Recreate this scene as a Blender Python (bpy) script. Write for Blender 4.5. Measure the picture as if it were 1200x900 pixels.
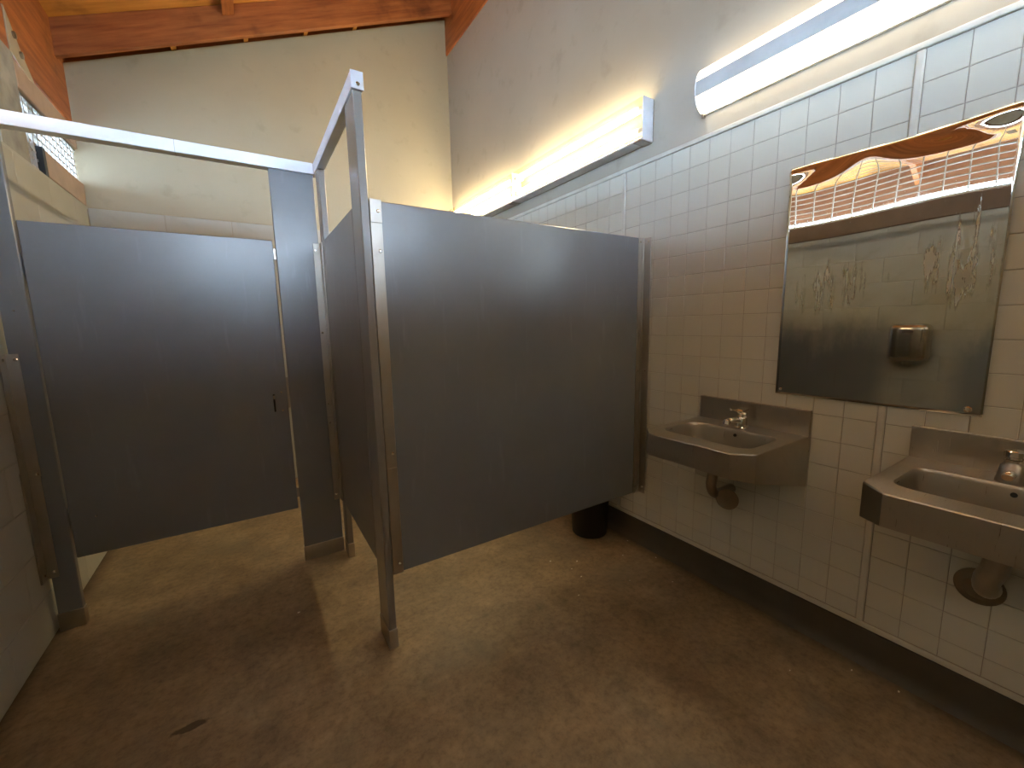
import bpy, bmesh, math, random
from mathutils import Vector, Matrix
random.seed(7)
for o in list(bpy.data.objects): bpy.data.objects.remove(o)
SC = bpy.context.scene
COL = SC.collection

# ---------------------------------------------------------------- camera
F_PX, PITCH, ROLL, YAW, CAM_H = 482.4, 0.1423, -0.0200, 0.5662, 1.3221
fw = Vector((math.sin(YAW)*math.cos(PITCH), math.cos(YAW)*math.cos(PITCH), -math.sin(PITCH)))
rt = Vector((math.cos(YAW), -math.sin(YAW), 0)); up = rt.cross(fw)
c, s = math.cos(ROLL), math.sin(ROLL)
rt2 = c*rt + s*up; up2 = -s*rt + c*up
cd = bpy.data.cameras.new('camera'); cam = bpy.data.objects.new('camera', cd); COL.objects.link(cam)
cd.sensor_fit = 'HORIZONTAL'; cd.sensor_width = 36; cd.lens = F_PX/1200*36; cd.clip_start = 0.02
m = Matrix.Identity(4)
for i in range(3):
    m[i][0] = rt2[i]; m[i][1] = up2[i]; m[i][2] = -fw[i]
m[2][3] = CAM_H
cam.matrix_world = m
SC.camera = cam

# ---------------------------------------------------------------- world and exposure
SKY_COL, SKY_STR = (0.55, 0.75, 1.0, 1), 27.0
w = bpy.data.worlds.new('overcast_sky'); SC.world = w; w.use_nodes = True
bg = w.node_tree.nodes['Background']; bg.inputs[0].default_value = SKY_COL; bg.inputs[1].default_value = SKY_STR
SC.view_settings.view_transform = 'Standard'; SC.view_settings.look = 'None'
SC.view_settings.gamma = 1; SC.view_settings.use_curve_mapping = False
SC.view_settings.exposure = 0.87
LAMP_COL = (1.0, 0.81, 0.49)
NEAR_STR, FAR_STR = 5.5, 30.0

# ---------------------------------------------------------------- materials
def new_mat(name):
    mt = bpy.data.materials.new(name); mt.use_nodes = True
    nt = mt.node_tree; b = nt.nodes['Principled BSDF']
    return mt, nt, b
def nd(nt, t, **kw):
    n = nt.nodes.new(t)
    for k, v in kw.items(): setattr(n, k, v)
    return n
def coords(nt, scale=(1, 1, 1), rot=(0, 0, 0), src='Object'):
    tc = nd(nt, 'ShaderNodeTexCoord'); mp = nd(nt, 'ShaderNodeMapping')
    mp.inputs['Scale'].default_value = scale; mp.inputs['Rotation'].default_value = rot
    nt.links.new(tc.outputs[src], mp.inputs[0]); return mp.outputs[0]
def noise(nt, vec, scale, detail=4, rough=0.55):
    n = nd(nt, 'ShaderNodeTexNoise'); n.inputs['Scale'].default_value = scale
    n.inputs['Detail'].default_value = detail; n.inputs['Roughness'].default_value = rough
    nt.links.new(vec, n.inputs['Vector']); return n.outputs['Fac']
def ramp(nt, fac, stops):
    r = nd(nt, 'ShaderNodeValToRGB'); e = r.color_ramp.elements
    while len(e) < len(stops): e.new(0.5)
    for i, (p, col) in enumerate(stops):
        e[i].position = p; e[i].color = (*col, 1) if len(col) == 3 else col
    nt.links.new(fac, r.inputs[0]); return r.outputs[0]
def mix(nt, fac, a, b, mode='MIX'):
    n = nd(nt, 'ShaderNodeMix', data_type='RGBA', blend_type=mode)
    for sock, val in ((n.inputs[0], fac), (n.inputs[6], a), (n.inputs[7], b)):
        if hasattr(val, 'node'): nt.links.new(val, sock)
        elif isinstance(val, (int, float)): sock.default_value = val
        else: sock.default_value = (*val, 1)
    return n.outputs[2]
def bump(nt, b, h, strength, dist=0.002):
    n = nd(nt, 'ShaderNodeBump'); n.inputs['Strength'].default_value = strength; n.inputs['Distance'].default_value = dist
    nt.links.new(h, n.inputs['Height']); nt.links.new(n.outputs[0], b.inputs['Normal'])
def g(v): return (v, v, v)

def mat_plain(name, col, rough=0.5, metal=0.0, var=0.12, nscale=8, bmp=0.0, spec=0.5):
    mt, nt, b = new_mat(name); v = coords(nt)
    n = noise(nt, v, nscale)
    lo = tuple(x*(1-var) for x in col); hi = tuple(min(1, x*(1+var)) for x in col)
    nt.links.new(ramp(nt, n, [(0.3, lo), (0.7, hi)]), b.inputs['Base Color'])
    b.inputs['Roughness'].default_value = rough; b.inputs['Metallic'].default_value = metal
    b.inputs['Specular IOR Level'].default_value = spec
    if bmp: bump(nt, b, noise(nt, v, nscale*14, 3), bmp)
    return mt
def mat_plaster(name, col):
    mt, nt, b = new_mat(name); v = coords(nt)
    n1 = noise(nt, v, 1.3, 5); n2 = noise(nt, v, 7, 6)
    base = ramp(nt, n1, [(0.3, tuple(x*.93 for x in col)), (0.7, tuple(min(1, x*1.05) for x in col))])
    sm = ramp(nt, n2, [(0.30, (.8, .79, .74)), (0.42, (1, 1, 1))])
    nt.links.new(mix(nt, .5, base, sm, 'MULTIPLY'), b.inputs['Base Color'])
    b.inputs['Roughness'].default_value = .5; b.inputs['Specular IOR Level'].default_value = .35
    bump(nt, b, noise(nt, v, 60, 4), .25, .002)
    return mt
def mat_panel(name, col, rough):
    mt, nt, b = new_mat(name); v = coords(nt)
    n1 = noise(nt, v, 1.6, 6, .65); n2 = noise(nt, coords(nt, (9, 9, 1.2)), 3, 5)
    base = ramp(nt, n1, [(0.3, tuple(x*.88 for x in col)), (0.7, tuple(x*1.12 for x in col))])
    sc = ramp(nt, n2, [(0.62, (1, 1, 1)), (0.75, (1.18, 1.18, 1.18))])
    nt.links.new(mix(nt, 1.0, base, sc, 'MULTIPLY'), b.inputs['Base Color'])
    nt.links.new(ramp(nt, n1, [(0.3, g(rough*.85)), (0.7, g(rough*1.2))]), b.inputs['Roughness'])
    b.inputs['Specular IOR Level'].default_value = .95
    b.inputs['Coat Weight'].default_value = 1.0; b.inputs['Coat Roughness'].default_value = .26
    bump(nt, b, noise(nt, v, 260, 2), .08, .001)
    return mt
def mat_steel(name, col, rough, stretch=(1, 1, 40), metal=1.0):
    mt, nt, b = new_mat(name)
    n1 = noise(nt, coords(nt, stretch), 14, 4); n2 = noise(nt, coords(nt), 5, 5)
    nt.links.new(ramp(nt, n2, [(0.3, tuple(x*.85 for x in col)), (0.7, col)]), b.inputs['Base Color'])
    nt.links.new(ramp(nt, n1, [(0.3, g(rough*.8)), (0.7, g(rough*1.25))]), b.inputs['Roughness'])
    b.inputs['Metallic'].default_value = metal
    bump(nt, b, n1, .05, .001)
    return mt
def mat_wood(name, dark, light, axis, rough=.55):
    mt, nt, b = new_mat(name)
    sc = [14, 14, 14]; sc[axis] = 1.1
    rot = nd(nt, 'ShaderNodeMapping'); rot.inputs['Rotation'].default_value = (0, math.atan(.429) if axis == 0 else 0, 0)
    nt.links.new(coords(nt), rot.inputs[0])
    mp = nd(nt, 'ShaderNodeMapping'); mp.inputs['Scale'].default_value = tuple(sc); nt.links.new(rot.outputs[0], mp.inputs[0])
    n1 = noise(nt, mp.outputs[0], 2.2, 7, .65); n2 = noise(nt, rot.outputs[0], 3.2, 4)
    base = ramp(nt, n1, [(0.28, dark), (0.5, tuple((a+c_)/2 for a, c_ in zip(dark, light))), (0.72, light)])
    kn = ramp(nt, n2, [(0.34, (.40, .33, .30)), (0.47, (1, 1, 1)), (.62, (1.15, 1.1, 1.05))])
    nt.links.new(mix(nt, .7, base, kn, 'MULTIPLY'), b.inputs['Base Color'])
    b.inputs['Roughness'].default_value = rough
    bump(nt, b, n1, .35, .003)
    return mt
def mat_floor():
    mt, nt, b = new_mat('stained_concrete'); v = coords(nt)
    n1 = noise(nt, v, 1.1, 8, .65); n2 = noise(nt, v, 6, 8, .7); n3 = noise(nt, v, 38, 5, .7)
    n4 = noise(nt, v, 2.3, 6, .6)
    base = ramp(nt, n1, [(0.28, (.19, .142, .088)), (0.5, (.30, .228, .145)), (0.75, (.42, .33, .215))])
    base = mix(nt, 1.0, base, ramp(nt, n2, [(0.3, g(.62)), (0.5, g(1.0)), (0.72, g(1.35))]), 'MULTIPLY')
    base = mix(nt, .8, base, ramp(nt, n3, [(0.34, g(.68)), (0.5, g(1.0)), (0.68, g(1.2))]), 'MULTIPLY')
    base = mix(nt, ramp(nt, n4, [(0.52, g(0)), (0.68, g(.55))]), base, (.21, .185, .14))
    # one old dark scuff on the slab
    mp = nd(nt, 'ShaderNodeMapping'); tc = nd(nt, 'ShaderNodeTexCoord')
    mp.inputs['Location'].default_value = (0.285, -1.62, 0)
    nt.links.new(tc.outputs['Object'], mp.inputs[0])
    mp2 = nd(nt, 'ShaderNodeMapping'); mp2.inputs['Rotation'].default_value = (0, 0, -.35); mp2.inputs['Scale'].default_value = (8, 22, 1)
    nt.links.new(mp.outputs[0], mp2.inputs[0])
    ln = nd(nt, 'ShaderNodeVectorMath', operation='LENGTH'); nt.links.new(mp2.outputs[0], ln.inputs[0])
    ad = nd(nt, 'ShaderNodeMath', operation='ADD'); nt.links.new(ln.outputs['Value'], ad.inputs[0]); nt.links.new(n2, ad.inputs[1])
    base = mix(nt, ramp(nt, ad.outputs[0], [(.9, g(.8)), (1.25, g(0))]), base, (.045, .028, .016))
    # grime ground into the slab along the two long walls
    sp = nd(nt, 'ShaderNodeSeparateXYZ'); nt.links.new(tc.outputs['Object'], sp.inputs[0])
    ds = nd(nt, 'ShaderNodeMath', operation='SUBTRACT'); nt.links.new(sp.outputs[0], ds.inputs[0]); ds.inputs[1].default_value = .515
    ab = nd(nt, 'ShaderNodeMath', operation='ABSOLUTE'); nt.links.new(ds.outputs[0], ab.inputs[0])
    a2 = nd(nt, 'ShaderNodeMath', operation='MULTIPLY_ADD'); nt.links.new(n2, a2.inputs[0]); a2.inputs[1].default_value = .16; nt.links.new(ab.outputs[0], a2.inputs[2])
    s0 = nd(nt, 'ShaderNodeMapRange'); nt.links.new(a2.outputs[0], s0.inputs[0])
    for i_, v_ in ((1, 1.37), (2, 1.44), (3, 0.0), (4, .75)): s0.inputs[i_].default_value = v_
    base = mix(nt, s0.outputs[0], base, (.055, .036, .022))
    nt.links.new(base, b.inputs['Base Color'])
    nt.links.new(ramp(nt, n2, [(0.3, g(.38)), (0.7, g(.62))]), b.inputs['Roughness'])
    bump(nt, b, n3, .25, .002)
    return mt
def mat_tile(name, col):
    mt, nt, b = new_mat(name)
    oi = nd(nt, 'ShaderNodeObjectInfo'); v = coords(nt, src='Generated')
    base = ramp(nt, oi.outputs['Random'], [(0.0, tuple(x*.975 for x in col)), (1.0, tuple(min(1, x*1.015) for x in col))])
    nt.links.new(base, b.inputs['Base Color'])
    b.inputs['Roughness'].default_value = .3; b.inputs['Specular IOR Level'].default_value = .45
    bump(nt, b, noise(nt, coords(nt), 18, 3), .12, .003)
    return mt
def mat_mirror():
    mt, nt, b = new_mat('worn_mirror_steel'); v = coords(nt)
    def math2(op, x, y):
        n = nd(nt, 'ShaderNodeMath', operation=op)
        for i, q in enumerate((x, y)):
            if hasattr(q, 'node'): nt.links.new(q, n.inputs[i])
            else: n.inputs[i].default_value = q
        return n.outputs[0]
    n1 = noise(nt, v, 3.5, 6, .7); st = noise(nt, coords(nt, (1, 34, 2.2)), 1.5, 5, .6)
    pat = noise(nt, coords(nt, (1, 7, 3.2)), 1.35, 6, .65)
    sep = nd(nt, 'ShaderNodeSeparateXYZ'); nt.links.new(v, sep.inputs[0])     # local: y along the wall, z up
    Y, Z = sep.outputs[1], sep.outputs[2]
    # dull grey-blue tone over the lower part of the sheet, ragged upper edge
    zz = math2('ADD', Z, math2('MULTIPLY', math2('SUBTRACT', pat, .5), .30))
    low_tone = ramp(nt, zz, [(.20, g(.8)), (.30, g(0))])
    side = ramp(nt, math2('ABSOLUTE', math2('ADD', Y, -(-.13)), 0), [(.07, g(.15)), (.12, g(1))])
    low_tone = mix(nt, 1.0, low_tone, side, 'MULTIPLY')
    # dried cleaner: two splashes with runs below them
    def splash(cy, cz, ry, rz):
        dy = math2('DIVIDE', math2('SUBTRACT', Y, cy), ry); dz = math2('DIVIDE', math2('SUBTRACT', Z, cz), rz)
        r2 = math2('ADD', math2('MULTIPLY', dy, dy), math2('MULTIPLY', dz, dz))
        return ramp(nt, math2('ADD', math2('MULTIPLY', r2, .25), math2('SUBTRACT', 1.06, math2('ADD', st, math2('MULTIPLY', pat, .9)))), [(.06, g(.75)), (.20, g(0))])
    sp = math2('MAXIMUM', splash(-.20, .50, .10, .17), splash(.115, .43, .16, .13))
    fine = ramp(nt, mix(nt, .5, pat, st), [(0.58, g(0)), (0.70, g(.18))])
    runs = math2('MAXIMUM', sp, fine)
    steel = ramp(nt, n1, [(0.3, (.54, .51, .44)), (0.7, (.66, .63, .56))])
    base = mix(nt, low_tone, steel, (.27, .29, .29))
    base = mix(nt, runs, base, (.40, .43, .37))
    nt.links.new(base, b.inputs['Base Color'])
    nt.links.new(mix(nt, runs, g(1.0), g(.35)), b.inputs['Metallic'])
    ro = mix(nt, low_tone, ramp(nt, n1, [(0.3, g(.004)), (0.7, g(.025))]), g(.10))
    nt.links.new(mix(nt, runs, ro, g(.5)), b.inputs['Roughness'])
    return mt
def mat_emit(name, col, strength):
    mt, nt, b = new_mat(name)
    b.inputs['Base Color'].default_value = (.8, .8, .78, 1)
    b.inputs['Emission Color'].default_value = (*col, 1); b.inputs['Emission Strength'].default_value = strength
    return mt
def mat_lens():
    mt, nt, b = new_mat('prismatic_lens')
    out = nt.nodes['Material Output']
    tr = nd(nt, 'ShaderNodeBsdfTransparent'); tr.inputs[0].default_value = (.92, .88, .76, 1)
    tl = nd(nt, 'ShaderNodeBsdfTranslucent'); tl.inputs[0].default_value = (.95, .86, .66, 1)
    mx = nd(nt, 'ShaderNodeMixShader'); mx.inputs[0].default_value = .03
    nt.links.new(tr.outputs[0], mx.inputs[1]); nt.links.new(tl.outputs[0], mx.inputs[2])
    nt.links.new(mx.outputs[0], out.inputs['Surface'])
    return mt

M = dict(
    plaster=mat_plaster('cream_plaster', (.45, .40, .285)),
    plaster_right=mat_plaster('pale_plaster', (.41, .37, .30)),
    block=mat_plaster('painted_block', (.48, .485, .445)),
    grout=mat_plain('painted_grout', (.36, .34, .29), .6),
    tile=mat_tile('glazed_tile', (.62, .625, .555)),
    trim=mat_plain('glazed_trim', (.62, .62, .555), .3),
    base=mat_plain('cove_base', (.075, .066, .053), .5, bmp=.2),
    floor=mat_floor(),
    wood_x=mat_wood('rafter_wood', (.20, .055, .014), (.46, .165, .048), 0),
    wood_y=mat_wood('beam_wood', (.22, .060, .014), (.50, .175, .045), 1),
    ply=mat_wood('roof_plywood', (.46, .19, .035), (.66, .32, .075), 0),
    board=mat_plain('painted_board', (.46, .34, .26), .6, bmp=.3),
    pier=mat_plain('raw_block', (.33, .33, .30), .85, bmp=.5, var=.3),
    panel=mat_panel('slate_panel', (.150, .164, .188), .33),
    panel_dk=mat_panel('slate_panel_edge', (.185, .168, .152), .42),
    steel=mat_steel('brushed_steel', (.50, .465, .405), .34, (1, 40, 1)),
    strip=mat_steel('bracket_steel', (.50, .47, .42), .38, (40, 40, 1)),
    alum=mat_steel('brushed_aluminium', (.78, .80, .84), .4, (1, 1, 40), .85),
    chrome=mat_plain('chrome', (.72, .70, .66), .1, 1.0, .05),
    dark_chrome=mat_plain('dull_chrome', (.38, .35, .31), .28, 1.0, .2),
    plate=mat_plain('tarnished_plate', (.23, .19, .145), .5, .6, .25),
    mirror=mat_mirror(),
    white=mat_plain('white_enamel', (.78, .79, .80), .35),
    sill=mat_plain('dark_sill_paint', (.17, .115, .085), .55),
    dim_plate=mat_plain('dimmed_enamel', (.11, .085, .045), .5),  # dimness between the tubes is put into this dark back plate colour
    spine=mat_plain('grey_spine', (.45, .46, .45), .4),
    near=mat_emit('near_diffuser_glow', LAMP_COL, NEAR_STR),
    tube=mat_emit('tube_glow', LAMP_COL, FAR_STR),
    lens=mat_lens(),
    black=mat_plain('black_plastic', (.012, .012, .013), .45),
    wire=mat_plain('galvanised_wire', (.55, .56, .56), .45, .4),
    strap=mat_plain('painted_strap', (.50, .42, .30), .5, .2),
    scrap=mat_plain('white_scrap', (.85, .82, .75), .6),
    outdoor=mat_plain('outdoor_concrete', (.35, .34, .31), .8),
    fascia=mat_plain('fascia_paint', (.20, .085, .04), .6),
)

# ---------------------------------------------------------------- builders
class MB:
    """collects shapes (world coordinates) and links them as one mesh object"""
    def __init__(self): self.bm = bmesh.new()
    def box(self, x0, x1, y0, y1, z0, z1, bev=0.0, seg=1):
        t = bmesh.new(); bmesh.ops.create_cube(t, size=1)
        bmesh.ops.scale(t, vec=(abs(x1-x0), abs(y1-y0), abs(z1-z0)), verts=t.verts)
        bmesh.ops.translate(t, vec=((x0+x1)/2, (y0+y1)/2, (z0+z1)/2), verts=t.verts)
        if bev: bmesh.ops.bevel(t, geom=t.edges[:], offset=bev, segments=seg, affect='EDGES', profile=.5)
        self.join(t); return self
    def join(self, t):
        me = bpy.data.meshes.new('tmp'); t.to_mesh(me); t.free(); self.bm.from_mesh(me); bpy.data.meshes.remove(me)
    def faces(self, verts, faces):
        vs = [self.bm.verts.new(v) for v in verts]
        for f in faces: self.bm.faces.new([vs[i] for i in f])
        return self
    def prism(self, poly, vec, bev=0.0):
        """poly: 3-D points of one end face, swept by vec"""
        t = bmesh.new(); n = len(poly); vec = Vector(vec)
        a = [t.verts.new(p) for p in poly]; b = [t.verts.new(Vector(p)+vec) for p in poly]
        t.faces.new(a[::-1]); t.faces.new(b)
        for i in range(n): t.faces.new((a[i], a[(i+1) % n], b[(i+1) % n], b[i]))
        bmesh.ops.recalc_face_normals(t, faces=t.faces)
        if bev: bmesh.ops.bevel(t, geom=t.edges[:], offset=bev, segments=1, affect='EDGES', profile=.5)
        self.join(t); return self
    def tube(self, pts, r, seg=12, cap=True):
        pts = [Vector(p) for p in pts]; rs = r if isinstance(r, (list, tuple)) else [r]*len(pts)
        rings = []; prev = None
        for i, p in enumerate(pts):
            d = (pts[min(i+1, len(pts)-1)]-pts[max(i-1, 0)]).normalized()
            if prev is None:
                ref = Vector((0, 0, 1)) if abs(d.z) < .9 else Vector((1, 0, 0)); u = d.cross(ref).normalized()
            else: u = (prev-d*prev.dot(d)).normalized()
            prev = u; v = d.cross(u)
            rings.append([self.bm.verts.new(p+rs[i]*(math.cos(2*math.pi*k/seg)*u+math.sin(2*math.pi*k/seg)*v)) for k in range(seg)])
        for a, b in zip(rings, rings[1:]):
            for k in range(seg):
                f = self.bm.faces.new((a[k], a[(k+1) % seg], b[(k+1) % seg], b[k])); f.smooth = True
        if cap:
            self.bm.faces.new(rings[0][::-1]); self.bm.faces.new(rings[-1])
        return self
    def lathe(self, c0, axis, prof, seg=24):
        """prof: (distance along axis, radius)"""
        ax = Vector(axis).normalized(); c0 = Vector(c0)
        return self.tube2([c0+ax*d for d, _ in prof], [r for _, r in prof], ax, seg)
    def tube2(self, pts, rs, ax, seg):
        ref = Vector((0, 0, 1)) if abs(ax.z) < .9 else Vector((1, 0, 0)); u = ax.cross(ref).normalized(); v = ax.cross(u)
        rings = []
        for p, r in zip(pts, rs):
            rings.append([self.bm.verts.new(p+max(r, 1e-4)*(math.cos(2*math.pi*k/seg)*u+math.sin(2*math.pi*k/seg)*v)) for k in range(seg)])
        for a, b in zip(rings, rings[1:]):
            for k in range(seg): self.bm.faces.new((a[k], a[(k+1) % seg], b[(k+1) % seg], b[k]))
        self.bm.faces.new(rings[0][::-1]); self.bm.faces.new(rings[-1])
        return self
    def build(self, name, mat, parent=None, origin=None, smooth=None):
        bm = self.bm
        bmesh.ops.recalc_face_normals(bm, faces=bm.faces)
        wl = Vector((0, 0, 0)); p = parent
        while p is not None: wl += p.location; p = p.parent
        if origin is None:
            if parent is None and bm.verts:
                xs = [v.co for v in bm.verts]
                origin = Vector((sum(a.x for a in xs)/len(xs), sum(a.y for a in xs)/len(xs), min(a.z for a in xs)))
            else: origin = wl
        origin = Vector(origin)
        bmesh.ops.translate(bm, vec=-origin, verts=bm.verts)
        me = bpy.data.meshes.new(name); bm.to_mesh(me); bm.free()
        me.materials.append(mat)
        if smooth is not None:
            me.polygons.foreach_set('use_smooth', [True]*len(me.polygons))
            me.set_sharp_from_angle(angle=math.radians(smooth))
        o = bpy.data.objects.new(name, me); COL.objects.link(o)
        if parent is not None: o.parent = parent
        o.location = origin-wl
        return o
def thing(name, label, cat, loc, group=None):
    o = bpy.data.objects.new(name, None); COL.objects.link(o); o.location = loc; o.empty_display_size = .1
    return tag(o, label, cat, group)
def tag(o, label=None, cat=None, group=None, kind=None):
    if label: o['label'] = label
    if cat: o['category'] = cat
    if group: o['group'] = group
    if kind: o['kind'] = kind
    return o
def struct(o, label=None, cat=None):
    return tag(o, label, cat, kind='structure')
def screw(parent, pos, axis, r=.006, mat='chrome'):
    return MB().lathe(pos, axis, [(-.001, r), (.002, r), (.004, r*.55)], 10).build('screw', M[mat], parent)

# ---------------------------------------------------------------- setting
XL, XR, YF, YB = -.84, 1.897, 4.055, -1.7
SLOPE = .429
def roof_z(x): return 3.258 + SLOPE*(x+.844)          # underside of the plywood
def raf_z(x): return roof_z(x) - .215                 # underside of the rafters
Y_END = 4.42

floor = MB().box(XL-.15, XR+.12, YB-.15, YF+.15, -.12, 0).build('floor', M['floor'], origin=(0, 0, 0))
struct(floor, 'brown stained concrete slab floor, mottled and scuffed', 'floor')
ground = MB().box(-40, 40, -40, 40, -.30, -.14).build('trim_9', M['outdoor'], origin=(0, 0, 0))
struct(ground, 'pale concrete ground outside the building', 'ground')

# right wall: plaster above, tiled below
WX = 1.900
wall_r = MB().box(WX, WX+.14, YB-.15, YF+.15, -.02, 3.94).build('wall_right', M['plaster_right'], origin=(WX, 0, 0))
struct(wall_r, 'right wall, pale plaster above a dado of square glazed tiles', 'wall')
P = .1008; PZ = .1015; ZT = 2.163
MB().box(WX-.0025, WX+.01, YB, YF, .140, ZT).build('grout_bed', M['grout'], wall_r)
def tile_mesh(y, z):
    b = MB(); hy, hz, bv, d = y/2-.0009, z/2-.0009, .0016, .0042
    def ring(x, i): return [(x, -hy+i, -hz+i), (x, hy-i, -hz+i), (x, hy-i, hz-i), (x, -hy+i, hz-i)]
    vs = ring(0, 0)+ring(-d+.0018, 0)+ring(-d, bv)
    fs = []
    for k in (0, 4):
        for i in range(4): fs.append((k+i, k+(i+1) % 4, k+4+(i+1) % 4, k+4+i))
    fs.append((8, 9, 10, 11))
    b.faces(vs, fs)
    bmesh.ops.recalc_face_normals(b.bm, faces=b.bm.faces)
    me = bpy.data.meshes.new('tile'); b.bm.to_mesh(me); b.bm.free(); me.materials.append(M['tile'])
    # outward is towards -x
    if me.polygons[8].normal.x > 0: me.flip_normals()
    return me
tm_full = tile_mesh(P, PZ); tm_part = tile_mesh(P, .0675)
T_TRIM = [(.496, .520), (1.7296, 1.757), (2.9666, 2.994), (-.7376, -.7136)]
cols = []
for k in range(12): cols.append(.520+k*P)
for k in range(12): cols.append(1.757+k*P)
for k in range(10): cols.append(2.994+k*P)
for k in range(12): cols.append(.496-(k+1)*P)
for k in range(9): cols.append(-.7376-(k+1)*P)
cand = []
for y0 in cols:
    yc = y0+P/2
    for r in range(20):
        zt = ZT-r*PZ; part = r == 19
        h = .0675 if part else PZ
        zc = zt-h/2
        hid = (.275 < yc-P/2 and yc+P/2 < .85 and zc < 1.90-h/2 and zc > 1.02+h/2)       # behind the mirror
        vis = yc > .08 and not hid
        if yc > 1.6: vis = vis and zc > 1.79+(yc-1.6)*.30 and yc < 3.0
        cand.append((0 if vis else 1, abs(yc-.9)+abs(zc-1.2)*.4, yc, zc, part))
cand.sort()
rest = MB()
n_t = 0
for hid, _, yc, zc, part in cand:
    if not hid and n_t < 300:
        o = bpy.data.objects.new('tile', tm_part if part else tm_full); COL.objects.link(o)
        o.parent = wall_r; o.location = (-.0005, yc, zc); n_t += 1
        o.rotation_euler = (random.uniform(-.002, .002), random.uniform(-.004, .004), random.uniform(-.004, .004))
    else:
        h = .0675 if part else PZ
        hy, hz = P/2-.0009, h/2-.0009
        x1, x2 = WX, WX-.0042
        vs = [(x1, yc-hy, zc-hz), (x1, yc+hy, zc-hz), (x1, yc+hy, zc+hz), (x1, yc-hy, zc+hz)]
        i = .0022
        vs += [(x2, yc-hy+i, zc-hz+i), (x2, yc+hy-i, zc-hz+i), (x2, yc+hy-i, zc+hz-i), (x2, yc-hy+i, zc+hz-i)]
        rest.faces(vs, [(4, 5, 6, 7), (0, 1, 5, 4), (1, 2, 6, 5), (2, 3, 7, 6), (3, 0, 4, 7)])
tag(rest.build('tiling', M['tile'], wall_r), kind='stuff')
for a, b_ in T_TRIM:
    MB().box(WX-.011, WX, a+.0012, b_-.0012, .166, ZT-.001, .004, 2).build('bead_trim', M['trim'], wall_r)
MB().box(WX-.012, WX, YB, YF, ZT+.0008, ZT+.022, .004, 2).build('cap_trim', M['trim'], wall_r)
MB().box(WX-.010, WX, YB, YF, .1435, .1635, .003, 2).build('base_trim', M['trim'], wall_r)
bb = MB().prism([(WX, YB, 0), (WX-.030, YB, 0), (WX-.016, YB, .018), (WX-.011, YB, .05), (WX-.010, YB, .138), (WX, YB, .142)], (0, YF-YB, 0)).build('baseboard_right', M['base'], origin=(WX, 0, 0), smooth=50)
struct(bb, 'dark brown cove base along the foot of the tiled wall', 'baseboard')
ridge = MB().box(WX-.012, WX+.09, YB-.15, Y_END, 3.935, 4.50, .004).build('trim_1', M['wood_y'], origin=(WX, 0, 3.935))
struct(ridge, 'dark stained timber beam along the top of the right wall', 'beam')

# far wall
wf = MB()
wf.box(XL-.15, WX+.14, YF+.006, YF+.15, -.02, 2.2)
wf.prism([(XL-.15, YF, 2.176), (WX+.14, YF, 2.176), (WX+.14, YF, 3.076+SLOPE*(WX+.14+.844)), (XL-.15, YF, 3.076-SLOPE*.146)], (0, .15, 0))
wall_f = wf.build('wall_far', M['plaster'], origin=(0, YF, 0))
struct(wall_f, 'far wall, painted block below and smooth cream plaster rising to the roof', 'wall')
def block_mesh(axis, L, H, dp=.012):
    b = MB(); h2, l2, i = H/2-.0012, L/2-.0012, .003
    if axis == 0: vs = [(sx*(l2-k), d, sz*(h2-k)) for d, k in ((dp, 0), (0.0015, 0), (0, i)) for sx, sz in ((-1, -1), (1, -1), (1, 1), (-1, 1))]
    else: vs = [(-d, sx*(l2-k), sz*(h2-k)) for d, k in ((dp, 0), (0.0015, 0), (0, i)) for sx, sz in ((-1, -1), (1, -1), (1, 1), (-1, 1))]
    fs = [(8, 9, 10, 11)]
    for k in (0, 4):
        for j in range(4): fs.append((k+j, k+(j+1) % 4, k+4+(j+1) % 4, k+4+j))
    b.faces(vs, fs); bmesh.ops.recalc_face_normals(b.bm, faces=b.bm.faces)
    me = bpy.data.meshes.new('block'); b.bm.to_mesh(me); b.bm.free(); me.materials.append(M['block'])
    want = Vector((0, -1, 0)) if axis == 0 else Vector((1, 0, 0))
    if me.polygons[0].normal.dot(want) < 0: me.flip_normals()
    return me
cache = {}
def blocks(parent, axis, a0, a1, zs, H, phase, skip=None):
    for r, z1 in enumerate(zs):
        z0 = max(0.0, z1-H)
        a = phase - (.205 if r % 2 else 0)
        while a < a1:
            s0, s1 = max(a, a0), min(a+.41, a1); a += .41
            if s1-s0 < .02: continue
            if skip and skip(s0, s1, z0, z1): continue
            key = (axis, round(s1-s0, 3), round(z1-z0, 3))
            if key not in cache: cache[key] = block_mesh(axis, s1-s0, z1-z0)
            o = bpy.data.objects.new('block', cache[key]); COL.objects.link(o); o.parent = parent
            mid, zc = (s0+s1)/2, (z0+z1)/2
            if axis == 0: o.location = (mid, YF+.0005-parent.location.y, zc)
            else: o.location = (XL-.0005-parent.location.x, mid, zc)
blocks(wall_f, 0, XL, WX, [2.175-.203*k for k in range(11)], .203, -.842)

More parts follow.
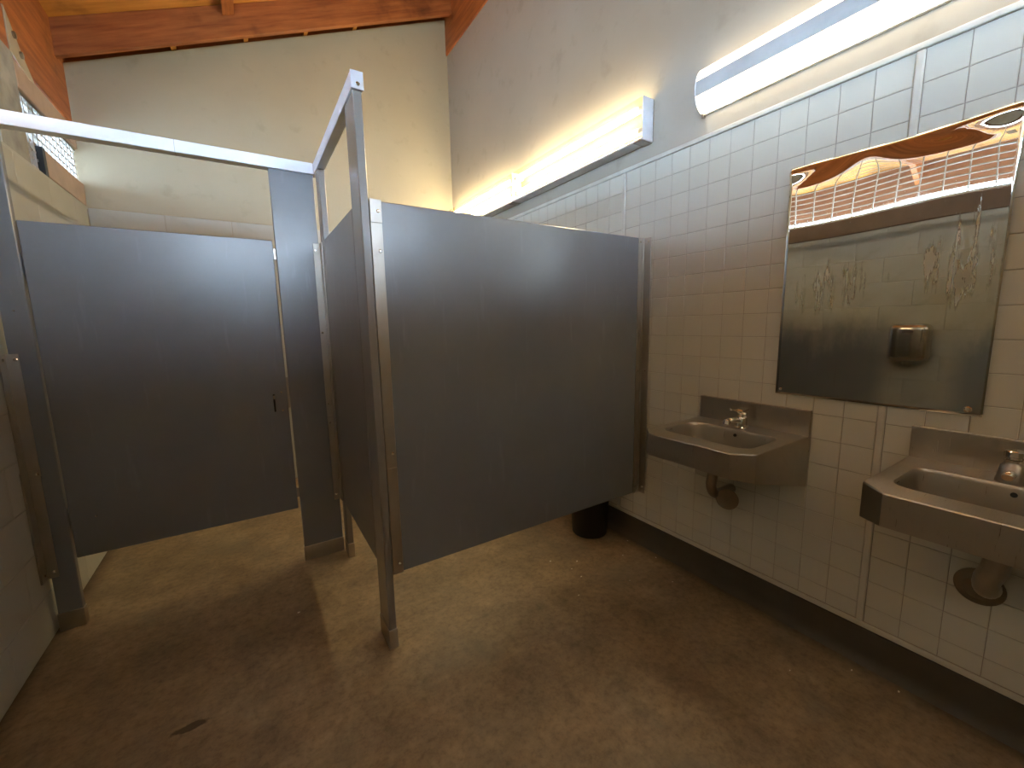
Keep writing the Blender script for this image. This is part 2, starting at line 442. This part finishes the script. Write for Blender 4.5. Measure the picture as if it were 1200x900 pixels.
# left wall with the high screened openings
Z_SILL = 2.178
wl_ = MB()
wl_.box(XL-.15, XL-.006, YB-.15, YF+.006, -.02, Z_SILL-.012)
wall_l = wl_.build('wall_left', M['block'], origin=(XL, 0, 0))
struct(wall_l, 'left wall of painted concrete block below the high screened openings', 'wall')
blocks(wall_l, 1, YB, YF-.013, [2.178, 2.025, 1.822, 1.619, 1.416, 1.213, 1.010, .807, .604, .401, .198], .203, 2.559-.41*12)
MB().box(XL-.15, XL, YB, YF, Z_SILL-.012, Z_SILL).build('sill_cap', M['block'], wall_l)
MB().box(XL-.14, XL+.012, -1.3, 2.48, 2.055, Z_SILL+.004, .004).build('sill_board', M['sill'], wall_l)
MB().box(XL-.15, XL-.006, 2.90, 3.20, Z_SILL, 2.70, .004).build('pier', M['pier'], wall_l)
MB().box(XL-.15, XL-.038, 3.20, 3.36, Z_SILL, 2.335, .004).build('half_block', M['pier'], wall_l)
MB().box(XL-.15, XL-.006, YB-.15, -1.3, Z_SILL, 2.70).build('pier', M['pier'], wall_l)
plate = MB().box(XL-.15, XL-.008, YB-.15, Y_END-.1, 2.695, 3.26, .004).build('trim_2', M['wood_y'], origin=(XL, 0, 2.695))
struct(plate, 'heavy orange stained timber beam above the left wall openings', 'beam')
MB().prism([(XL-.0075, 3.17, 2.90), (XL-.0075, 3.31, 2.76), (XL-.0075, 3.43, 2.665), (XL-.0075, 3.36, 2.655), (XL-.0075, 3.17, 2.70)], (.006, 0, 0), .001).build('steel_strap', M['strap'], plate)
for yy, zz in ((3.235, 2.80), (3.29, 2.735)):
    MB().lathe((XL-.002, yy, zz), (1, 0, 0), [(0, .017), (.010, .017), (.012, .010)], 8).build('bolt', M['dark_chrome'], plate)

win = MB().box(XL-.06, XL-.004, 3.20, YF-.002, 2.545, 2.672, .003).build('window_1', M['board'], origin=(XL, 3.6, 2.18))
struct(win, 'screened high opening above the left stall with pinkish boards', 'window')
MB().box(XL-.03, XL-.0005, 3.412, YF-.002, 2.186, 2.325, .003).build('window_board', M['board'], win)
fr = MB()
fr.box(XL-.040, XL-.018, 3.385, 3.40, Z_SILL, 2.545); fr.box(XL-.040, XL-.018, 3.2, YF-.002, 2.532, 2.546); fr.box(XL-.040, XL-.018, 3.36, YF, Z_SILL, 2.19)
fr.box(XL-.040, XL-.022, 3.36, 3.412, 2.245, 2.258)
fr.build('window_frame', M['dark_chrome'], win)
ms = MB()
y = 3.215
while y < YF: ms.box(XL-.036, XL-.022, y, y+.011, Z_SILL, 2.54); y += .062
z = 2.20
while z < 2.53: ms.box(XL-.032, XL-.026, 3.2, YF, z, z+.012); z += .044
ms.build('wire_mesh', M['wire'], win)
MB().box(XL-.15, XL-.0015, 3.372, 3.4112, Z_SILL+.002, 2.328).build('dark_gap_strip', M['black'], win)  # black strip added as the dark of the gap beside the board

win2 = MB().box(XL-.10, XL-.02, -1.3, 2.90, Z_SILL, Z_SILL+.025).build('window_2', M['wire'], origin=(XL, .8, Z_SILL))
struct(win2, 'long wire screened opening high in the left wall', 'window')
ms = MB()
y = -1.28
while y < 2.9: ms.box(XL-.074, XL-.066, y, y+.008, Z_SILL, 2.70); y += .145
z = Z_SILL+.05
while z < 2.69: ms.box(XL-.066, XL-.060, -1.3, 2.9, z, z+.007); z += .042
ms.build('wire_mesh', M['wire'], win2)

# back wall behind the camera
BX0, BX1, BZ0, BZ1 = -.60, 1.80, 2.20, 2.78
wb = MB().prism([(XL-.15, YB, BZ1), (WX+.14, YB, BZ1), (WX+.14, YB, roof_z(WX+.14)), (XL-.15, YB, roof_z(XL-.15))], (0, -.15, 0)) \
    .box(XL-.15, WX+.14, YB-.15, YB, -.02, BZ0).box(XL-.15, BX0, YB-.15, YB, BZ0, BZ1).box(BX1, WX+.14, YB-.15, YB, BZ0, BZ1).build('wall_back', M['plaster'], origin=(0, YB, 0))
struct(wb, 'plain cream plaster wall behind the viewer', 'wall')

added_win = MB().box(BX0, BX1, YB-.10, YB-.02, BZ0, BZ0+.025).build('window_3', M['wire'], origin=(.6, YB, BZ0))  # unseen opening added to bring daylight onto the stall fronts
struct(added_win, 'wire screened opening added behind the viewer to let daylight onto the stalls', 'window')
ms = MB()
x = BX0+.02
while x < BX1: ms.box(x, x+.008, YB-.074, YB-.066, BZ0, BZ1); x += .145
z = BZ0+.05
while z < BZ1: ms.box(BX0, BX1, YB-.066, YB-.060, z, z+.007); z += .042
ms.build('wire_mesh', M['wire'], added_win)

# roof
X_EAVE = -2.0
ce = MB().prism([(X_EAVE, YB-.6, roof_z(X_EAVE)), (WX+.25, YB-.6, roof_z(WX+.25)), (WX+.25, YB-.6, roof_z(WX+.25)+.03), (X_EAVE, YB-.6, roof_z(X_EAVE)+.03)], (0, Y_END-YB+.6, 0)).build('ceiling', M['ply'], origin=(0, 0, 3.26))
struct(ce, 'sloping roof underside of orange stained plywood', 'ceiling')
def rafter(y0, y1, x0=X_EAVE, x1=WX+.05):
    MB().prism([(x0, y0, raf_z(x0)), (x1, y0, raf_z(x1)), (x1, y0, roof_z(x1)), (x0, y0, roof_z(x0))], (0, y1-y0, 0), .003).build('rafter', M['wood_x'], ce)
for yy in (3.90, 2.68, 1.46, .24, -.98): rafter(yy, yy+.045)
def blocking(x, y0, y1, dz, th=.045):
    MB().prism([(x, y0, roof_z(x)-dz), (x+th, y0, roof_z(x+th)-dz), (x+th, y0, roof_z(x+th)), (x, y0, roof_z(x))], (0, y1-y0, 0), .002).build('blocking', M['wood_y'], ce)
for x in (.062,): blocking(x, 2.726, 3.899, .075, .075)
for x in (-.27, .19, .62, 1.02): MB().prism([(x, 3.948, raf_z(x)+.045), (x+.03, 3.948, raf_z(x+.03)+.045), (x+.03, 3.948, roof_z(x+.03)), (x, 3.948, roof_z(x))], (0, .16, 0)).build('blocking', M['ply'], ce)
MB().box(X_EAVE-.03, X_EAVE, YB-.6, Y_END, 2.45, roof_z(X_EAVE)+.03).build('fascia', M['fascia'], ce)

sky_slab = MB().box(-2.4, 3.6, YB-1.75, YB-.15, 2.78, 2.90).box(-2.4, 3.6, YB-1.80, YB-1.75, 2.74, 2.92).build('trim_3', M['ply'], origin=(.6, YB-1, 2.78))  # unseen slab added to cut off high sky light on the panels
struct(sky_slab, 'flat slab added outside behind the viewer, keeping sky light off the lower panels', 'roof')
for px_ in (-2.3, 3.45): MB().box(px_, px_+.1, YB-1.74, YB-1.64, -.14, 2.78).build('post', M['wood_y'], sky_slab)

MB().prism([(XL-.15, YF+.06, 2.9), (WX+.1, YF+.06, 4.0), (WX+.1, YF+.06, roof_z(WX+.1)), (XL-.15, YF+.06, roof_z(XL-.15))], (0, .03, 0)).build('sky_block_board', M['wood_x'], wall_f)  # board added to block the strip of sky under the roof

# ---------------------------------------------------------------- stall partitions
Y1, Y2 = 2.5146, 1.584
ZP, ZB = 1.778, .322
# left pilaster
p = thing('pilaster', 'narrow slate grey upright post beside the left wall', 'partition', (-.785, Y1+.016, 0))
MB().box(-.826, -.745, Y1, Y1+.032, .01, 2.135, .003).build('post', M['panel'], p)
MB().box(-.829, -.742, Y1-.004, Y1+.036, 0, .085, .002).build('shoe', M['strip'], p)
st = MB().box(-.838, -.797, Y1-.006, Y1-.0005, .722, 1.245, .001).box(-.838, -.834, Y1-.055, Y1-.0005, .722, 1.245).build('wall_bracket', M['strip'], p)
screw(st, (-.806, Y1-.006, 1.222), (0, -1, 0), .007); screw(st, (-.834, Y1-.03, 1.222), (1, 0, 0), .007)
st = MB().box(-.839, -.798, Y1-.012, Y1-.006, .262, .755, .001).box(-.839, -.832, Y1-.062, Y1-.006, .262, .755).build('wall_bracket', M['strip'], p)
screw(st, (-.808, Y1-.012, .29), (0, -1, 0)); screw(st, (-.832, Y1-.035, .29), (1, 0, 0)); screw(st, (-.806, Y1-.012, .735), (0, -1, 0))
screw(p, (-.788, Y1, 1.42), (0, -1, 0), .004)

# middle pilaster
p = thing('pilaster', 'wide slate grey upright post between the two stall doors', 'partition', (.27, Y1+.016, 0))
MB().box(.166, .3735, Y1, Y1+.032, .01, 2.135, .003).build('post', M['panel'], p)
MB().box(.163, .3765, Y1-.004, Y1+.036, 0, .085, .002).build('shoe', M['strip'], p)

# corner pilaster (edge on) by the second door hinge
p = thing('pilaster', 'thin grey corner post seen edge on right of the wide middle post', 'partition', (.398, 2.45, 0))
MB().box(.3815, .4125, 2.402, 2.492, .01, 2.135, .003).build('post', M['panel_dk'], p)
MB().box(.3785, .4155, 2.398, 2.496, 0, .085, .002).build('shoe', M['strip'], p)
for z0, z1, k in ((.80, 1.778, 0), (.328, .825, .004)):
    st = MB().box(.343, .3805, Y1-.006-k, Y1-.0005-k*.5, z0, z1, .001).box(.3758, .3812, 2.452-k, Y1-.0005-k*.5, z0, z1, .001).build('corner_bracket', M['strip'], p)
    zs = (1.74, 1.3, .9) if not k else (.36, .79)
    for zz in zs: screw(st, (.354, Y1-.006-k, zz), (0, -1, 0))

# near pilaster
p = thing('pilaster', 'slate grey end post nearest the viewer with tall steel foot', 'partition', (.396, 1.65, 0))
MB().box(.3805, .4116, 1.578, 1.712, .01, 2.135, .003).build('post', M['panel_dk'], p)
MB().box(.3775, .4146, 1.573, 1.717, 0, .085, .002).build('shoe', M['strip'], p)

# second door, seen nearly edge on
d = thing('stall_door', 'slate grey stall door seen at a steep angle left of the front panel', 'door', (.396, 2.05, ZB))
MB().box(.3815, .4065, 1.722, 2.396, ZB+.008, ZP, .003).build('leaf', M['panel_dk'], d)
for zz in (1.66, .42): MB().box(.4066, .4100, 2.36, 2.395, zz-.03, zz+.03).tube([(.4185, 2.396, zz-.035), (.4185, 2.396, zz+.035)], .0055, 10).build('hinge', M['strip'], d)

# first door
d = thing('stall_door', 'wide slate grey stall door in the left stall, facing the viewer', 'door', (-.3, Y1+.016, ZB))
MB().box(-.738, .154, Y1+.002, Y1+.028, ZB, ZP, .003).build('leaf', M['panel'], d)
for zz in (1.711, .413):
    MB().box(.1535, .1652, Y1+.006, Y1+.024, zz-.028, zz+.028, .001).build('bumper', M['dark_chrome'], d)
la = MB().box(.086, .094, Y1-.005, Y1+.002, .886, .982, .002).build('latch', M['black'], d)
MB().box(.086, .094, Y1-.016, Y1-.004, .955, .975, .003).build('latch_knob', M['dark_chrome'], la)
MB().box(.1535, .1652, Y1+.004, Y1+.026, .90, 1.067, .001).build('strike', M['dark_chrome'], d)
for zz in (.987, .889): screw(d, (.127, Y1+.002, zz), (0, -1, 0), .005)
screw(d, (-.655, Y1+.002, .50), (0, -1, 0), .005); screw(d, (-.3, Y1+.002, .98), (0, -1, 0), .002)
for zz in (1.6, .5): MB().box(-.7442, -.7375, Y1+.020, Y1+.034, zz-.05, zz+.05, .002).build('hinge', M['dark_chrome'], d)

# front panel of the right stall
p = thing('partition_panel', 'broad slate grey front panel running to the tiled wall', 'partition', (1.15, Y2+.0125, ZB))
MB().box(.4135, 1.888, Y2, Y2+.025, ZB, ZP, .003).build('panel', M['panel'], p)
for z0, z1, k, zz in ((1.700, 1.781, .006, (1.74,)), (.76, 1.72, .003, (1.60, .83)), (.322, .772, .006, (.365,))):
    st = MB().box(.413, .4545, Y2-.002-k, Y2-.0004, z0, z1, .001).build('post_bracket', M['strip'], p)
    for q in zz: screw(st, (.441, Y2-.002-k, q), (0, -1, 0))
st = MB().box(1.838, 1.885, Y2-.005, Y2-.0004, ZB, ZP, .001).box(1.884, 1.8885, Y2-.048, Y2-.0004, ZB, ZP, .001).build('wall_bracket', M['strip'], p)
MB().box(1.866, 1.872, Y2-.009, Y2-.004, ZB, ZP, .001).build('bracket_rib', M['strip'], p)
for q in (1.755, 1.05, .36):
    screw(st, (1.852, Y2-.005, q), (0, -1, 0)); screw(st, (1.884, Y2-.030, q), (-1, 0, 0))

# overhead rails
hr = MB()
hr.box(XL+.002, .3745, Y1-.010, Y1+.042, 2.1305, 2.1865, .002)
h1 = hr.build('headrail', M['alum'])
tag(h1, 'pale aluminium overhead rail crossing above the left stall door', 'rail')
MB().box(-.20, -.198, Y1-.0108, Y1+.0426, 2.1300, 2.187, .0003).build('rail_joint', M['strip'], h1)
h2 = thing('headrail', 'aluminium overhead rail pointing at the viewer above the second stall door', 'rail', (.396, 2.0, 2.13))
MB().box(.3755, .4160, 1.5700, Y1+.042, 2.1305, 2.1865, .002).build('rail', M['alum'], h2)
ec = MB().box(.3745, .4170, 1.5665, 1.5705, 2.1295, 2.1875, .001).build('end_cap', M['alum'], h2)
screw(ec, (.397, 1.5665, 2.146), (0, -1, 0), .007)

# ---------------------------------------------------------------- light fixtures
def arc_fixture():
    y0, y1 = .035, 1.262
    t = thing('light_fixture', 'curved fluorescent wall light with two glowing strips above the mirror', 'lamp', (WX, (y0+y1)/2, 2.274))
    pr = []; n = 18
    zc, hz, dp = 2.366, .094, .066
    for i in range(n+1):
        a = -math.pi/2+math.pi*i/n
        pr.append((WX-.014-dp*math.cos(a)**.8 if abs(math.cos(a)) > 1e-6 else WX-.014, zc+hz*math.sin(a)))
    def sheet(i0, i1, name, mat, off=0):
        b = MB(); q = pr[i0:i1+1]; k = len(q)
        vs = [(x-off, y0+.004, z) for x, z in q]+[(x-off, y1-.004, z) for x, z in q]+[(x-off+.003, y0+.004, z) for x, z in q]+[(x-off+.003, y1-.004, z) for x, z in q]
        fs = []
        for j in range(k-1):
            fs += [(j, j+1, k+j+1, k+j), (2*k+j+1, 2*k+j, 3*k+j, 3*k+j+1)]
        fs += [(0, k, 3*k, 2*k), (k-1, 3*k-1, 4*k-1, 2*k-1)]
        b.faces(vs, fs); o = b.build(name, mat, t); return o
    MB().box(WX-.016, WX, y0+.002, y1-.002, zc-hz-.002, zc+hz+.002, .002).build('back_plate', M['white'], t)
    sheet(0, 7, 'diffuser', M['near']); sheet(7, 11, 'spine', M['spine'], .0015); sheet(11, 18, 'diffuser', M['near'])
    for ya, yb in ((y0, y0+.004), (y1-.004, y1)):
        MB().prism([(WX, ya, zc-hz-.003)]+[(x-.003, ya, z*1.0) for x, z in pr]+[(WX, ya, zc+hz+.003)], (0, yb-ya, 0)).build('end_cap', M['white'], t)
    MB().lathe((WX-.073, y1-.002, 2.37), (0, 1, 0), [(0, .005), (.006, .005)], 10).build('screw', M['white'], t)
    MB().box(WX-.03, WX-.014, y1-.014, y1-.002, zc-hz-.016, zc-hz, .001).build('latch_tab', M['dark_chrome'], t)
arc_fixture()
def box_fixture(y0, y1, label):
    zb, zt, xf = 2.264, 2.470, 1.818
    t = thing('light_fixture', label, 'lamp', (WX, (y0+y1)/2, zb), 'boxy fluorescent lights behind the stalls')
    MB().box(WX-.004, WX, y0, y1, zb, zt).build('back_plate', M['dim_plate'], t)
    MB().box(xf+.003, WX-.004, y0+.005, y1-.005, zb, zb+.003).box(xf+.001, xf+.012, y0+.003, y1-.003, zb-.002, zb+.008, .001).build('bottom_tray', M['white'], t)
    MB().box(xf, WX, y0, y0+.004, zb-.001, zt+.001, .0012).build('end_cap', M['white'], t)
    MB().box(xf, WX, y1-.004, y1, zb-.001, zt+.001, .0012).build('end_cap', M['white'], t)
    MB().faces([(xf+.002, y0+.005, zb+.006), (xf+.002, y1-.005, zb+.006), (xf+.002, y1-.005, zt), (xf+.002, y0+.005, zt), (WX-.005, y0+.005, zt), (WX-.005, y1-.005, zt)],
               [(0, 1, 2, 3), (3, 2, 5, 4)]).build('lens', M['lens'], t)
    for z in (zb+.055, zt-.045):
        MB().tube([(WX-.056, y0+.05, z), (WX-.056, y1-.05, z)], .0165, 14).build('tube', M['tube'], t)
        for ya in (y0+.012, y1-.05): MB().box(WX-.068, WX-.006, ya, ya+.038, z-.012, z+.012, .002).build('socket', M['white'], t)
    MB().box(xf, WX, y0+.004, y0+.06, zb-.006, zb-.001, .001).build('clip', M['dark_chrome'], t)
box_fixture(1.555, 2.800, 'boxy fluorescent wall light ending above the front panel')
box_fixture(2.806, 4.030, 'farther boxy fluorescent wall light running into the far corner')

# ---------------------------------------------------------------- steel mirror
mt = thing('mirror', 'worn polished steel mirror sheet above the two sinks', 'mirror', (WX-.01, .56, 1.012))
b = MB(); ny, nz = 60, 90
y0, y1, z0, z1 = .268, .862, 1.012, 1.912
def mx(u, v):   # u along y, v up; the top of the sheet is buckled and curls off the wall
    t = max(0, (v-.60)/.40)
    d = .0005*math.sin(u*5+1)*t + .0024*t**2.2*(1+.35*math.sin(u*4.2+.6))
    k = max(0, (v-.90)/.10)
    d += -.010*k**1.6*(.6+.5*math.sin(u*7.0+.5))
    cr = math.exp(-((u-1)**2/.006+(v-.975)**2/.0009))+math.exp(-((u-.06)**2/.009+(v-.985)**2/.0012))
    return WX-.0165-max(-.002, d)-.010*cr
vv = []
for j in range(nz+1):
    for i in range(ny+1):
        u, v = i/ny, j/nz
        ez = .010*max(0, (v-.9)/.1)*(.4*math.sin(u*6+2)-.3) if v > .9 else 0
        vv.append((mx(u, v), y0+(y1-y0)*u, z0+(z1-z0)*v+ez))
b.faces(vv, [(j*(ny+1)+i, j*(ny+1)+i+1, (j+1)*(ny+1)+i+1, (j+1)*(ny+1)+i) for j in range(nz) for i in range(ny)])
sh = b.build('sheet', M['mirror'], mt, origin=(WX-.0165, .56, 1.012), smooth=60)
so = sh.modifiers.new('thick', 'SOLIDIFY'); so.thickness = .0015; so.offset = 1
for yy, zz, r in ((.842, 1.032, .006), (.300, 1.032, .010), (.30, 1.895, .008)): screw(mt, (WX-.0165, yy, zz), (-1, 0, 0), r)

# ---------------------------------------------------------------- sinks
def sink(yc, label, tap):
    zd = .850; xf = 1.418; hw = .238; zfb = .755
    yr, yl = yc-hw, yc+hw; xw = WX-.0075
    t = thing('sink', label, 'sink', (xw, yc, .64))
    ch = .062
    outer = [(xw, yl), (xf+ch, yl), (xf, yl-ch), (xf, yr+ch), (xf+ch, yr), (xw, yr)]
    def rr(x0, x1, ya, yb, r, n=5):
        P_ = []
        for cx, cy, a0 in ((x1-r, yb-r, 0), (x0+r, yb-r, 90), (x0+r, ya+r, 180), (x1-r, ya+r, 270)):
            for k in range(n+1):
                a = math.radians(a0+90*k/n); P_.append((cx+r*math.cos(a), cy+r*math.sin(a)))
        return P_
    inner = rr(1.508, 1.762, yc-.192, yc+.192, .05)
    b = MB(); bm = b.bm
    vo = [bm.verts.new((x, y_, zd)) for x, y_ in outer]; vi = [bm.verts.new((x, y_, zd)) for x, y_ in inner]
    ed = [bm.edges.new((vo[i], vo[(i+1) % len(vo)])) for i in range(len(vo))]+[bm.edges.new((vi[i], vi[(i+1) % len(vi)])) for i in range(len(vi))]
    bmesh.ops.triangle_fill(bm, use_beauty=True, edges=ed)
    zb_ = [.637, .742, zfb, zfb, .742, .637]
    n = len(outer)
    # rolled top edge then the apron
    r1 = [bm.verts.new((x+(.0 if x > 1.8 else -.002), y_+(.002 if y_ > yc else -.002), zd-.004)) for x, y_ in outer]
    r2 = [bm.verts.new((x+(.0 if x > 1.8 else -.002), y_+(.002 if y_ > yc else -.002), zb_[i])) for i, (x, y_) in enumerate(outer)]
    for i in range(n-1):
        bm.faces.new((vo[i], vo[i+1], r1[i+1], r1[i])); bm.faces.new((r1[i], r1[i+1], r2[i+1], r2[i]))
    # under-turned lip
    r3 = [bm.verts.new((min(x+.02, xw) if x < 1.8 else x, y_+(-.02 if y_ > yc else .02), zb_[i]+.001)) for i, (x, y_) in enumerate(outer)]
    for i in range(n-1): bm.faces.new((r2[i], r2[i+1], r3[i+1], r3[i]))
    b.build('basin_shell', M['steel'], t)
    # bowl
    b = MB(); bm = b.bm; prev = [bm.verts.new((x, y_, zd+.0006)) for x, y_ in inner]
    cx, cy = 1.635, yc
    for dz, k in ((.004, .985), (.012, .97), (.06, .93), (.10, .88), (.118, .80), (.124, .66), (.128, .2)):
        cur = [bm.verts.new((cx+(x-cx)*k, cy+(y_-cy)*(1-(1-k)*.7), zd-dz)) for x, y_ in inner]
        for i in range(len(inner)): bm.faces.new((prev[i], prev[(i+1) % len(inner)], cur[(i+1) % len(inner)], cur[i]))
        prev = cur
    bm.faces.new(prev[::-1])
    bo = b.build('bowl', M['steel'], t, smooth=40)
    MB().lathe((1.635, yc, zd-.128), (0, 0, 1), [(0, .03), (.004, .03), (.004, .02), (.002, .008)], 20).build('drain', M['chrome'], bo)
    MB().lathe((1.748, yc-.012, zd-.022), (-1, 0, .12), [(-.002, .007), (.001, .007), (.001, .006)], 14).build('overflow_hole', M['black'], bo)
    MB().box(xw-.014, xw, yr-.002, yl+.002, zd-.004, .955, .002).prism([(xw-.016, yr-.002, .951), (xw-.001, yr-.002, .951), (xw-.001, yr-.002, .957), (xw-.016, yr-.002, .957)], (0, 2*hw+.004, 0), .001).build('backsplash', M['steel'], t)
    if tap == 'lever':
        f = MB().lathe((1.805, yc-.008, zd), (0, 0, 1), [(0, .027), (.006, .027), (.010, .022), (.045, .021), (.05, .019), (.056, .022), (.070, .022), (.074, .018)], 24).build('faucet', M['chrome'], t, smooth=45)
        MB().tube([(1.80, yc-.008, zd+.03), (1.77, yc-.006, zd+.040), (1.735, yc-.003, zd+.046), (1.712, yc, zd+.044)], [.013, .0115, .011, .011], 14).lathe((1.705, yc+.0005, zd+.05), (-.35, .03, -1), [(0, .011), (.004, .0135), (.02, .0135), (.022, .010)], 16).build('spout', M['chrome'], f)
        MB().prism([(1.775, yc-.024, zd+.074), (1.775, yc+.008, zd+.074), (1.822, yc+.012, zd+.080), (1.822, yc-.028, zd+.080)], (0, 0, .012), .003).tube([(1.78, yc, zd+.083), (1.745, yc+.006, zd+.086), (1.735, yc+.009, zd+.092)], [.004, .003, .004], 8).build('lever', M['chrome'], f)
    else:
        f = MB().lathe((1.798, yc+.002, zd), (0, 0, 1), [(0, .032), (.004, .032), (.012, .030), (.048, .025), (.054, .019), (.060, .019)], 28).build('faucet', M['dark_chrome'], t, smooth=45)
        MB().lathe((1.798, yc+.002, zd+.060), (0, 0, 1), [(0, .019), (.006, .0205), (.008, .017), (.014, .017), (.016, .0215), (.030, .0215), (.033, .018)], 28).build('push_button', M['chrome'], f, smooth=40)
        MB().tube([(1.79, yc+.002, zd+.026), (1.766, yc+.004, zd+.028), (1.752, yc+.005, zd+.022)], [.015, .013, .011], 14).build('spout', M['chrome'], f)
    return t
s1 = sink(.962, 'steel wall sink with a lever faucet, left of the two under the mirror', 'lever')
s2 = sink(.182, 'steel wall sink with a push-button tap, cut off by the right edge', 'push')
# waste pipes
def arc(c0, r, a0, a1, n, ax):
    """points of an arc in the x-z plane"""
    return [(c0[0]+r*math.cos(math.radians(a0+(a1-a0)*i/n)), c0[1], c0[2]+r*math.sin(math.radians(a0+(a1-a0)*i/n))) for i in range(n+1)]
wp = MB().tube([(1.72, 1.02, .735), (1.72, 1.025, .64)]+arc((1.785, 1.030, .590), .065, 180, 270, 8, 0)+[(1.80, 1.032, .525), (1.893, 1.032, .525)], .0225, 14).build('waste_pipe', M['dark_chrome'], s1, smooth=50)
MB().lathe((1.80, 1.032, .525), (-.55, -.80, -.12), [(0, .018), (.050, .018)], 16).build('cleanout_arm', M['dark_chrome'], wp)
MB().lathe((1.762, .975, .523), (-.93, -.36, .05), [(0, .046), (.004, .047), (.0055, .044), (.0058, .008), (.0050, .006), (.0035, .0045)], 32).build('escutcheon', M['plate'], wp)
wp = MB().tube([(1.812, .172, .735), (1.812, .190, .57)]+arc((1.857, .202, .535), .045, 180, 270, 8, 0)+[(1.893, .216, .490)], .030, 16).build('waste_pipe', M['dark_chrome'], s2, smooth=50)
MB().lathe((1.893, .224, .466), (-1, 0, 0), [(0, .058), (.004, .057), (.012, .044), (.018, .034)], 32).build('escutcheon', M['plate'], wp)

# ---------------------------------------------------------------- small things
b = MB().lathe((1.742, 1.845, 0), (0, 0, 1), [(0, .104), (.006, .109), (.30, .124), (.315, .130), (.325, .130), (.325, .122), (.02, .104)], 36).build('waste_bin', M['black'], smooth=40)
tag(b, 'small round black waste bin on the floor behind the front panel', 'bin')

hd = thing('hand_dryer', 'chrome hand dryer on the left wall, seen only in the mirror', 'dryer', (XL, 1.09, .95))
cv = MB().box(XL+.001, XL+.165, .968, 1.212, .965, 1.268, .045, 5).build('cover', M['chrome'], hd, smooth=60)
MB().lathe((XL+.085, 1.09, .97), (0, 0, -1), [(0, .032), (.03, .030), (.034, .026), (.034, .02)], 20).build('nozzle', M['dark_chrome'], hd)
MB().box(XL+.163, XL+.167, 1.055, 1.125, 1.195, 1.215, .0015).build('badge', M['dark_chrome'], hd)

sp = [(1.320, 1.711), (1.442, 1.627), (1.371, 1.588), (1.253, 1.40), (1.722, 1.211), (1.70, 1.524), (1.845, 1.62), (1.835, 1.403), (.083, 2.045), (1.366, 1.507), (1.812, .492), (1.838, .364), (1.55, 1.34), (1.62, .62)]
for i, (x, y) in enumerate(sp):
    a = random.uniform(0, 3.1); r = random.uniform(.003, .0065)
    pts = [(x+r*random.uniform(.6, 1.2)*math.cos(a+k*1.2566), y+.6*r*random.uniform(.6, 1.2)*math.sin(a+k*1.2566), .0005) for k in range(5)]
    o = MB().prism(pts, (0, 0, .0025)).build('paper_scrap', M['scrap'])
    tag(o, 'tiny white scrap lying on the brown concrete floor', 'litter', 'white scraps on the floor')
